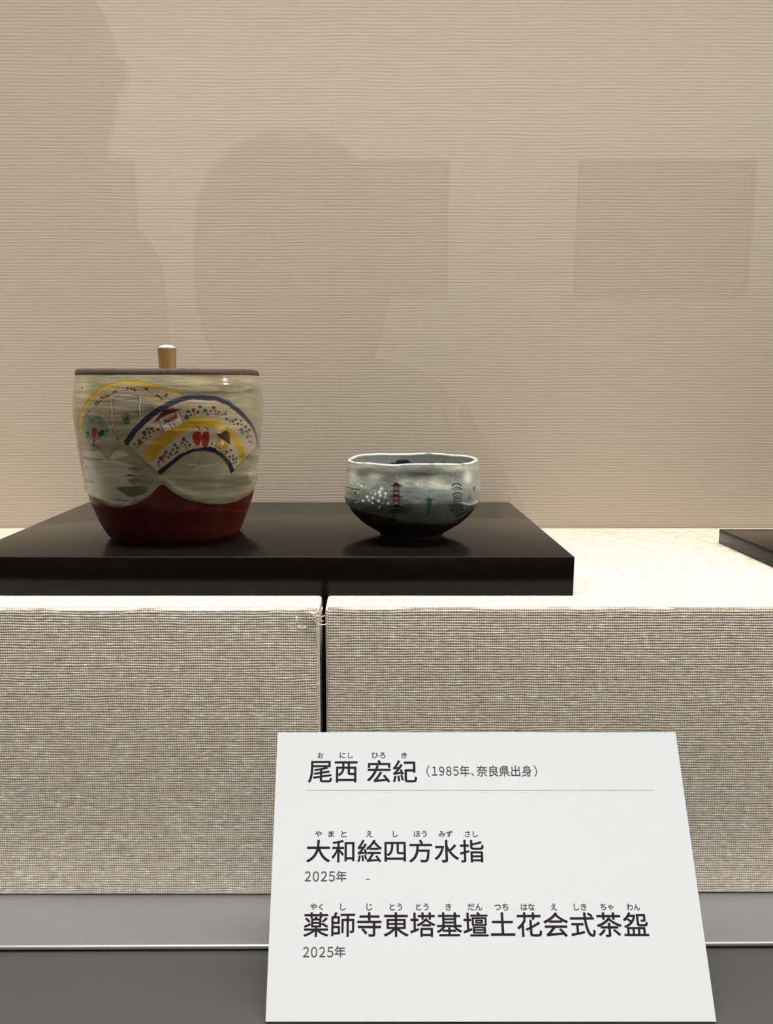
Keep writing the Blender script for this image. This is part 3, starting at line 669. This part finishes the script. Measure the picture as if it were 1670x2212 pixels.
cv.wash(lambda x, y: .72 * sstep(1070, 1100, y + 5 * fbm(x * .05, y * .05)) * (x > 0), (58, 62, 66))
cv.soft(915, 1024, 62, 8, (58, 57, 54), .95); cv.soft(800, 1021, 30, 8, (72, 74, 70), .75); cv.soft(843, 1028, 22, 10, (96, 98, 90), .5); cv.soft(985, 1018, 25, 8, (100, 100, 94), .5)
for x, y, rx, ry, a in [(762, 1028, 9, 13, .7), (809, 1030, 14, 9, .55), (1010, 1031, 9, 13, .75), (875, 1041, 16, 9, .6), (942, 1040, 18, 9, .65), (907, 1044, 10, 7, .65), (960, 1050, 30, 6, .4), (780, 1006, 30, 5, .5), (990, 1010, 30, 6, .5)]: cv.soft(x, y, rx, ry, (206, 208, 196), min(1, a * 1.15))  # pale glaze spots; the outer pair are lamp reflections painted into the colour
cv.dot(*q((922, 412))[0], 2.0, (88, 86, 78), .7); cv.dot(*q((1095, 395))[0], 1.8, (96, 94, 84), .6); cv.dot(*q((578, 300))[0], 1.8, (60, 58, 52), .6)
cv.stroke(q((400, 470), (640, 490), (800, 510), (1000, 500), (1150, 490), (1250, 495)), 2.2, (66, 82, 84), .6, 1.3)
cv.stroke(q((140, 450), (200, 470), (280, 478)), 2.4, (34, 32, 34), .85); cv.stroke(q((280, 470), (600, 480)), 1.2, (140, 146, 142), .5)
cv.stroke(q((140, 545), (200, 565), (280, 580)), 1.8, (150, 152, 148), .7); cv.stroke(q((1380, 470), (1500, 430)), 1.6, (150, 156, 150), .6); cv.stroke(q((1330, 475), (1390, 475)), 1.4, (48, 52, 52), .8)
cv.stroke(q((1370, 620), (1450, 640), (1530, 605)), 4, (168, 166, 154), .7, 1.4); cv.stroke(q((1300, 770), (1400, 720), (1480, 650)), 3, (36, 34, 30), .8, 1.2)
cv.stroke(q((760, 640), (1000, 630), (1240, 640)), 1.8, (50, 54, 56), .6, 1.0); cv.stroke(q((780, 680), (1200, 668)), 1.2, (60, 62, 64), .5)
cv.stroke(q((1060, 850), (1250, 830), (1400, 790)), 4, (70, 74, 70), .5, 2)
# plum branch with white blossom
cv.stroke(q((420, 600), (490, 640), (530, 690)), 2.0, (26, 22, 22), .9); cv.stroke(q((400, 590), (440, 610)), 1.2, (26, 22, 22), .8)
for x, y, r, a in [(513, 470, 19, 1), (490, 508, 20, .8), (398, 512, 12, .5), (443, 525, 14, .85), (555, 522, 14, .7), (500, 545, 15, .9), (360, 555, 15, .95), (418, 567, 14, .9), (550, 560, 20, .6), (315, 598, 14, .9), (378, 592, 13, .6), (480, 600, 15, .9), (415, 622, 13, .7), (263, 608, 11, .5), (235, 618, 10, .5), (580, 628, 13, .6), (492, 664, 14, .6), (520, 620, 12, .5), (300, 440, 10, .6), (265, 415, 10, .5), (445, 488, 9, .35), (260, 515, 12, .4)]:
    cv.dot(*q((x, y))[0], r / 4.912, (226, 232, 228) if y != 560 else (170, 200, 196), a)
cv.dot(*q((238, 515))[0], 2.2, (40, 34, 44), .7)
cv.stroke(q((520, 575), (515, 620)), 3.4, (50, 66, 58), .7); cv.stroke(q((560, 580), (555, 625)), 3.6, (50, 74, 64), .7)
# nearer pagoda
def roof(cx, y, hw, h, c, a=.95, drop=3):
    cv.poly(q((cx - hw, y + drop), (cx - hw * .45, y - h * .25), (cx - hw * .15, y - h), (cx + hw * .15, y - h), (cx + hw * .45, y - h * .25), (cx + hw, y + drop + 4), (cx + hw * .5, y + h * .35), (cx - hw * .5, y + h * .35)), c, a, .6)
B1 = (24, 14, 20); WN = (98, 62, 72)
cv.stroke(q((672, 320), (678, 400)), 2.4, (150, 150, 66), .75); cv.dot(*q((682, 375))[0], 2.6, (158, 156, 60), .85)
for y0, y1, hw in ((440, 490, 30), (500, 540, 34), (555, 600, 42), (600, 640, 44)):
    cv.poly(q((668 - hw, y0), (668 + hw, y0), (668 + hw, y1), (668 - hw, y1)), WN, .8, .8); cv.dot(668 / 4.912 + 720, (y0 + y1) / 2 / 4.912 + 960, 3, (150, 124, 132), .5)
roof(668, 432, 70, 28, B1); roof(665, 496, 66, 18, B1, .9); roof(665, 550, 90, 20, B1); roof(668, 602, 74, 12, (44, 20, 30), .85); roof(675, 662, 96, 22, (12, 8, 12)); roof(675, 696, 96, 14, (14, 10, 16), .95, 6)
cv.poly(q((590, 705), (770, 705), (772, 735), (592, 728)), (44, 42, 52), .7, .9)
for x in (640, 695): cv.stroke(q((x, 440), (x, 640)), 1.1, (60, 30, 42), .7)
# green tree
cv.stroke(q((1015, 520), (1015, 560)), 1.6, (90, 86, 62), .6); cv.poly(q((960, 580), (1000, 575), (1018, 555), (1035, 575), (1065, 580), (1042, 600), (1045, 640), (1030, 665), (1026, 725), (1000, 725), (1004, 665), (990, 640), (992, 600)), (6, 58, 46), .95, .8)
cv.poly(q((985, 722), (1028, 718), (1030, 732), (988, 734)), (14, 24, 22), .9, .7)
# far pagoda in black lines
B2 = (24, 22, 30)
cv.stroke(q((1300, 300), (1302, 400)), 1.6, (66, 66, 66), .8); cv.dot(*q((1300, 400))[0], 1.6, (186, 190, 196), .8)
def arcs(cx, y, hw, h, wd): cv.stroke(q((cx - hw, y), (cx - hw * .6, y - h * .6), (cx, y - h), (cx + hw * .6, y - h * .6), (cx + hw, y)), wd, B2, .95)
arcs(1308, 440, 48, 28, 3.0); arcs(1312, 472, 50, 20, 2.2); arcs(1315, 490, 30, 22, 1.6); arcs(1318, 535, 50, 24, 2.6); arcs(1318, 560, 36, 16, 1.8); arcs(1318, 588, 42, 22, 2.4); arcs(1318, 610, 44, 10, 2.0); arcs(1310, 655, 66, 22, 2.6); arcs(1308, 668, 60, 10, 2.2); arcs(1310, 692, 72, 10, 2.6)
for x in (1290, 1318, 1345): cv.stroke(q((x, 560), (x, 625)), 1.3, B2, .8)
for x in (1248, 1278, 1315, 1362): cv.stroke(q((x, 695), (x - 4, 725)), 2.2, B2, .9)
cv.poly(q((1420, 585), (1428, 540), (1460, 530), (1478, 590)), (56, 78, 74), .8, .9); cv.dot(*q((1495, 465))[0], 3, (70, 72, 62), .8, 6); cv.dot(*q((1520, 540))[0], 3, (120, 100, 84), .6, 6)
# inside of the bowl: dark brushed roof on the far wall, bare brown specks round the lip
ci = Canvas(np.where(out_m, -500, px), py, cv.c)
ci.wash(lambda x, y: .6 * (x > 0), (100, 106, 108))
ci.poly(q((585, 205), (660, 190), (680, 165), (790, 160), (820, 185), (880, 205), (800, 216), (640, 216)), (22, 22, 40), .97, .7); ci.dot(*q((1175, 195))[0], 3.0, (44, 40, 30), .95, 2.2); ci.dot(*q((1330, 200))[0], 3, (70, 66, 54), .6, 1.6); ci.stroke(q((1400, 205), (1420, 215)), 3, (80, 76, 66), .7)
c = ci.c.reshape(P.shape); L = slice(no - 2, no + nl)
f = fbm(np.repeat(tb[None] * 9, nl + 2, 0), np.arange(nl + 2)[:, None] * .35 + 0 * tb[None])[..., None]
c[L] = c[L] * .3 + .7 * (lin((214, 214, 200)) * 1.15 * (1 - sstep(.52, .66, f)) + lin((120, 112, 92)) * sstep(.52, .66, f))
M['bglaze'] = mat_paint('grey_blue_crackled_glaze', .2, .0004, 0, .5, (70, 70, 160))
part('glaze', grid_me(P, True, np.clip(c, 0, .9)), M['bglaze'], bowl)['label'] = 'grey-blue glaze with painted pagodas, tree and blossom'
fr = lathe([(.0250, 1.1092), (.0255, 1.1062), (.0262, 1.1051), (.0290, 1.1050), (.0303, 1.1056), (.0308, 1.1075), (.0306, 1.1092), (.0318, 1.1102)], 96, BX - .0004, BY)
M['footclay'] = plain('dark_iron_clay_foot', (.014, .006, .0045), .6, 200, .4, .0003)
part('foot_ring', fr, M['footclay'], bowl)

# ------------------------------------------------------------------ caption card on its easel
CY, CZ, CE, CL = .4833, .8122, math.radians(58.8554), .19518
CX0, CX1 = -.0720, .2418
eu = np.array([1.0, 0, 0]); ev = np.array([0, math.cos(CE), math.sin(CE)]); en = np.cross(eu, ev)
C0 = np.array([CX0, CY, CZ])
card = thing('caption_card', 'white printed caption card with black lettering leaning in front of the plinth', 'caption card', ((CX0 + CX1) / 2, CY, SILL_Z))
CM = Matrix(((eu[0], ev[0], en[0], C0[0]), (eu[1], ev[1], en[1], C0[1]), (eu[2], ev[2], en[2], C0[2]), (0, 0, 0, 1)))
me = box_me(0, CX1 - CX0, 0, CL, -.0016, 0, .0003, 1); me.transform(CM)
for p in me.polygons: p.use_smooth = False
panel = part('panel', me, M['card'], card)
# folding easel leg behind
def on_card(x, y):
    d = ray(x, y); t = ((C0 - CAM) @ en) / (d @ en); r = CAM + d * t - C0
    return r @ eu, r @ ev
bm = bmesh.new(); top = C0 + ev * .10 - en * .0018; xm = (CX1 - CX0) / 2
vs = []
for dx, dy in ((-.03, 0), (.03, 0)):
    for P3 in (top, np.array([0, top[1] + .0015, top[2] - .001]), np.array([0, .5375, SILL_Z]), np.array([0, .5360, SILL_Z])):
        vs.append(bm.verts.new((CX0 + xm + dx * (1 if P3 is top else 1), P3[1], P3[2])))
a, b = vs[:4], vs[4:]
bm.faces.new(a); bm.faces.new(b)
for k in range(4): bm.faces.new((a[k], a[(k + 1) % 4], b[(k + 1) % 4], b[k]))
part('easel_leg', done(bm), M['card'], card)
dg = None
def lettering(name, text, x0, y0, x1, y1, mat, bold=0.0, spacing=1.0):
    """one printed line: fitted to its measured box on the card's surface; bold thickens the strokes by that share of the height"""
    cu = bpy.data.curves.new('t', 'FONT'); cu.body = text; cu.size = 1; cu.space_character = spacing; cu.resolution_u = 4
    o = bpy.data.objects.new('t', cu); COL.objects.link(o)
    me = bpy.data.meshes.new_from_object(o.evaluated_get(bpy.context.evaluated_depsgraph_get()))
    bpy.data.objects.remove(o); bpy.data.curves.remove(cu)
    co = np.zeros(len(me.vertices) * 3, np.float32); me.vertices.foreach_get('co', co); co = co.reshape(-1, 3)
    lo, hi = co.min(0), co.max(0); ym = (y0 + y1) / 2
    ua, _ = on_card(x0, ym); ub, _ = on_card(x1, ym); _, vt = on_card((x0 + x1) / 2, y0); _, vb = on_card((x0 + x1) / 2, y1)
    d = bold * (vt - vb); ua += d; ub -= d; vb += d; vt -= d
    co[:, 0] = ua + (co[:, 0] - lo[0]) / (hi[0] - lo[0]) * (ub - ua); co[:, 1] = vb + (co[:, 1] - lo[1]) / (hi[1] - lo[1]) * (vt - vb); co[:, 2] = .00012
    fs = [tuple(p.vertices) for p in me.polygons]; n = len(co)
    sh = [(0, 0)] if not bold else [(0, 0), (d, d * .6), (-d, d * .6), (d, -d * .6), (-d, -d * .6), (0, d), (0, -d), (d, 0), (-d, 0)]
    allv = np.concatenate([co + np.array([dx, dy, 4e-6 * q]) for q, (dx, dy) in enumerate(sh)])
    me2 = bpy.data.meshes.new('m'); me2.from_pydata([tuple(v) for v in allv], [], [tuple(i + n * q for i in f) for q in range(len(sh)) for f in fs])
    bpy.data.meshes.remove(me); me2.transform(CM)
    return part(name, me2, mat, panel)
K, K2 = M['ink'], M['ink2']
lettering('lettering', '尾西', 666, 1643.5, 772.5, 1690.5, K, .010); lettering('lettering', '宏紀', 793, 1642, 901, 1690.5, K, .010)
for t, x0, x1 in (('お', 686.5, 699), ('にし', 734, 763), ('ひろ', 803, 832.5), ('き', 867, 879)): lettering('ruby_text', t, x0, 1625.5, x1, 1638, K2, .02)
lettering('lettering', '（', 921.5, 1653.5, 928.5, 1678.5, K2); lettering('lettering', '１９８５', 933.5, 1655.5, 990.5, 1675.5, K2, .010, .47)
lettering('lettering', '年', 993, 1653.5, 1014.5, 1677.5, K2, .008); lettering('lettering', '、', 1018, 1669.5, 1024, 1676, K2, .02); lettering('lettering', '奈良県出身', 1029.5, 1653.5, 1149, 1677.5, K2, .008); lettering('lettering', '）', 1153, 1653.5, 1160, 1678.5, K2)
lettering('lettering', '大和絵四方水指', 662, 1813.5, 1045.5, 1863, K, .010)
for t, x0, x1 in (('や', 681, 695), ('ま', 709.5, 722), ('と', 736.5, 749), ('え', 791, 805), ('し', 848.5, 859.5), ('ほう', 894, 922), ('みず', 948, 977.5), ('さし', 1004, 1032.5)): lettering('ruby_text', t, x0, 1794.5, x1, 1808, K2, .02)
lettering('lettering', '２０２５', 658.5, 1882, 723.5, 1904, K2, .010, .47); lettering('lettering', '年', 726, 1880.5, 749, 1905, K2, .008)
lettering('lettering', '薬師寺東塔基壇土花会式茶盌', 655.8, 1970, 1400, 2024, K, .010)
for t, x0, x1 in (('やく', 670, 698), ('し', 735, 747.5), ('じ', 791.5, 804.5), ('とう', 841.5, 869), ('とう', 898.5, 926), ('き', 962.5, 975), ('だん', 1010, 1042), ('つち', 1067.5, 1098), ('はな', 1125, 1155), ('え', 1190, 1203), ('しき', 1239.5, 1267), ('ちゃ', 1297, 1325), ('わん', 1353.5, 1382.5)): lettering('ruby_text', t, x0, 1951.5, x1, 1966.5, K2, .02)
lettering('lettering', '２０２５', 654.5, 2045, 720, 2068, K2, .010, .47); lettering('lettering', '年', 722.5, 2043.5, 746.5, 2068, K2, .008)
def rect_on_card(name, x0, y0, x1, y1, mat):
    ua, va = on_card(x0, y0); ub, _ = on_card(x1, y0); _, vb = on_card(x0, y1)
    me = bpy.data.meshes.new('m'); me.from_pydata([(ua, va, .00012), (ub, va, .00012), (ub, vb, .00012), (ua, vb, .00012)], [], [(3, 2, 1, 0)]); me.transform(CM)
    return part(name, me, mat, panel)
rect_on_card('ruled_line', 662.5, 1705.2, 1411, 1707.6, M['rule'])
rect_on_card('printed_speck', 791, 1898.5, 799, 1900.2, M['ink2'])

# ------------------------------------------------------------------ the gallery behind the viewer (it shows as faint reflections in the glass)
VD = 2 * GLASS_Y - ROOM_BACK
for k, (p0, p1, pos) in enumerate(((-105, 290, 'nearest the standing visitor'), (580, 970, 'middle one of three behind the photographer'), (1240, 1632, 'farthest from the standing visitor'))):
    (x0, z0), (x1, z1) = [(CAM + r_ * (VD / r_[1]))[[0, 2]] for r_ in (ray(p0, 635), ray(p1, 347))]
    t = thing('framed_panel', 'dark framed panel on the white gallery wall, ' + pos, 'panel', ((x0 + x1) / 2, ROOM_BACK, z0), 'framed panels on the gallery wall')
    part('board', box_me(x0 + .012, x1 - .012, ROOM_BACK, ROOM_BACK + .014, z0 + .012, z1 - .012), M['panel'], t)
    for a in ((x0, x1, z1 - .012, z1), (x0, x1, z0, z0 + .012), (x0, x0 + .012, z0 + .012, z1 - .012), (x1 - .012, x1, z0 + .012, z1 - .012)):
        part('frame', box_me(a[0], a[1], ROOM_BACK, ROOM_BACK + .022, a[2], a[3]), M['frame'], t)

lc = thing('added_dark_cabinet', 'unseen low dark cabinet added to darken the reflected gallery wall', 'cabinet', (0, ROOM_BACK + .2, 0))  # unseen, added so the lower wall stays dark in the glass
part('body', box_me(-2.5, 2.5, ROOM_BACK + .01, ROOM_BACK + .38, .06, .76, .002), M['frame'], lc)
part('top', box_me(-2.5, 2.5, ROOM_BACK + .005, ROOM_BACK + .40, .76, .79, .002), M['frame'], lc)
part('toe_kick', box_me(-2.5, 2.5, ROOM_BACK + .01, ROOM_BACK + .33, .0, .06), M['sill'], lc)

def skinned(verts, edges, radii, root, sub=2):
    me = bpy.data.meshes.new('s'); me.from_pydata(verts, edges, [])
    o = bpy.data.objects.new('s', me); COL.objects.link(o)
    m = o.modifiers.new('skin', 'SKIN'); m.use_smooth_shade = True
    for i, r in enumerate(radii):
        d = me.skin_vertices[0].data[i]; d.radius = r if hasattr(r, '__len__') else (r, r); d.use_root = i == root
    o.modifiers.new('sub', 'SUBSURF').levels = sub
    dgx = bpy.context.evaluated_depsgraph_get(); dgx.update()
    out = bpy.data.meshes.new_from_object(o.evaluated_get(dgx)); bpy.data.objects.remove(o)
    for p in out.polygons: p.use_smooth = True
    return out

def person(loc, height, label, hands, turn=0.0, bob=1.0, longh=.15):
    """standing figure facing +Y; hands = wrist and fingertip targets in local metres"""
    k = height / 1.70; V, E, R = [], [], []
    def add(p, r, link=None):
        V.append(tuple(c * k for c in p)); R.append(tuple(x * k for x in r) if hasattr(r, '__len__') else r * k)
        if link is not None: E.append((link, len(V) - 1))
        return len(V) - 1
    pel = add((0, 0, .92), (.155, .115)); wst = add((0, .005, 1.08), (.135, .095), pel); che = add((0, 0, 1.27), (.165, .11), wst); clav = add((0, -.01, 1.39), (.10, .075), che)
    nk = add((0, .0, 1.46), (.055, .055), clav); jaw = add((0, .03, 1.53), (.062, .075), nk); hd = add((0, .015, 1.60), (.076, .092), jaw); add((0, .005, 1.67), (.055, .065), hd)
    for sgn, (el, wr, dirv) in zip((-1, 1), hands):
        sh = add((sgn * .175, -.01, 1.375), .058, clav); e_ = add(el, .044, sh); w_ = add(wr, .028, e_)
        dv = Vector(dirv).normalized(); side = dv.cross(Vector((0, 0, 1)) if abs(dv.z) < .8 else Vector((0, 1, 0))).normalized() * (-sgn)
        curl = dv.cross(side).normalized()
        palm = add(tuple(Vector(wr) + dv * .05), (.034, .018), w_); kn = add(tuple(Vector(wr) + dv * .085), (.038, .015), palm)
        for f, (o_, ln) in enumerate(((-.030, .062), (-.010, .074), (.010, .068), (.029, .052))):
            a0 = Vector(wr) + dv * .092 + side * o_; m1 = a0 + dv * ln * .5 + curl * .006; m2 = m1 + dv * ln * .32 + curl * .020
            i0 = add(tuple(a0), .0095, kn); i1 = add(tuple(m1), .0085, i0); add(tuple(m2), .0075, i1)
        t0 = Vector(wr) + dv * .035 - side * .034; t1 = t0 + dv * .035 - side * .02; t2 = t1 + dv * .026 + curl * .008
        i0 = add(tuple(t0), .012, palm); i1 = add(tuple(t1), .0105, i0); add(tuple(t2), .009, i1)
    for sgn in (-1, 1):
        hp = add((sgn * .09, 0, .86), (.09, .10), pel); kne = add((sgn * .105, .015, .48), .058, hp); ank = add((sgn * .11, -.01, .085), .040, kne); add((sgn * .125, .13, .035), (.042, .032), ank)
    me = skinned(V, E, R, 0)
    for m in (M['clothes'], M['skin'], M['trousers']): me.materials.append(m)
    wz = [Vector(h[1]) * k for h in hands]
    for p in me.polygons:
        c = p.center
        near = min((c - q_).length - .0 for q_ in wz); past = any((c - Vector(h[1]) * k).dot(Vector(h[2])) > 0 and (c - Vector(h[1]) * k).length < .24 * k for h in hands)
        p.material_index = 1 if c.z > 1.475 * k or past else 2 if c.z < .90 * k else 0
    zmin = min(v.co.z for v in me.vertices)
    me.transform(Matrix.Translation((0, 0, -zmin)))
    t = thing('person', label, 'person', loc)
    X = Matrix.Translation(loc) @ Matrix.Rotation(turn, 4, 'Z')
    me.transform(X); b = part('body', me, None, t)
    # hair, eyes, nose and mouth, ears
    def blob(c, r, n=24):
        bm = bmesh.new(); bmesh.ops.create_uvsphere(bm, u_segments=n, v_segments=n // 2, radius=1)
        for v in bm.verts: v.co = Vector((c[0] + v.co.x * r[0], c[1] + v.co.y * r[1], c[2] - zmin / k + v.co.z * r[2])) * k
        m = done(bm, True); m.transform(X); return m
    bm = bmesh.new(); bmesh.ops.create_uvsphere(bm, u_segments=36, v_segments=24, radius=1)
    for v in bm.verts:
        x, y, z = v.co; low = max(0, -z); fr_ = max(0, y)
        s_h = 1 - .55 * fr_ * max(0, .75 - z); v.co = Vector((x * .108 * bob * (1 - .10 * low + (.35 * low if longh > .2 else 0)), -.012 + y * .122 * s_h, 1.60 - zmin / k + z * (.125 if z > 0 else longh))) * k
    m = done(bm, True); m.transform(X); part('hair', m, M['hair'], t)
    part('nose', blob((0, .118, 1.575), (.014, .022, .022), 12), M['skin'], t); part('mouth', blob((0, .104, 1.535), (.024, .008, .007), 12), plain_mouth, t)
    for sgn in (-1, 1):
        part('eye', blob((sgn * .033, .100, 1.605), (.013, .010, .008), 12), M['phone'], t); part('ear', blob((sgn * .10, .01, 1.59), (.012, .022, .033), 12), M['skin'], t)
    return t
plain_mouth = plain('lips', (.10, .04, .035), .5, 40, .05)
hands_cam = (((-.20, .02, 1.14), (-.02, .085, 1.245), (.28, .10, .9)), ((.33, .00, 1.14), (.24, .085, 1.245), (-.35, .10, .85)))
person((-.092, -.165, 0), 1.53, 'person in a dark jacket holding up a phone to photograph the case', hands_cam, 0, 1.18, .24)
hands_dn = (((-.215, -.03, 1.12), (-.22, .07, .88), (0, .15, -1)), ((.215, -.03, 1.12), (.22, .07, .88), (0, .15, -1)))
person((-.480, -.45, 0), 1.83, 'taller person in a dark jacket standing beside the photographer', hands_dn, -1.15, 1.12)
ph = thing('phone', 'black phone held up in front of the photographer', 'phone', (.008, -.022, 1.115))
part('casing', box_me(-.030, .046, -.024, -.016, 1.115, 1.262, .003, 2), M['phone'], ph)
part('lens_bump', lathe([(.0001, 0), (.011, 0), (.011, .0015), (.0001, .0016)], 24, 0, 0), M['phone'], ph).data.transform(Matrix.Translation((0.0, -.0162, 1.25)) @ Matrix.Rotation(-math.pi / 2, 4, 'X'))
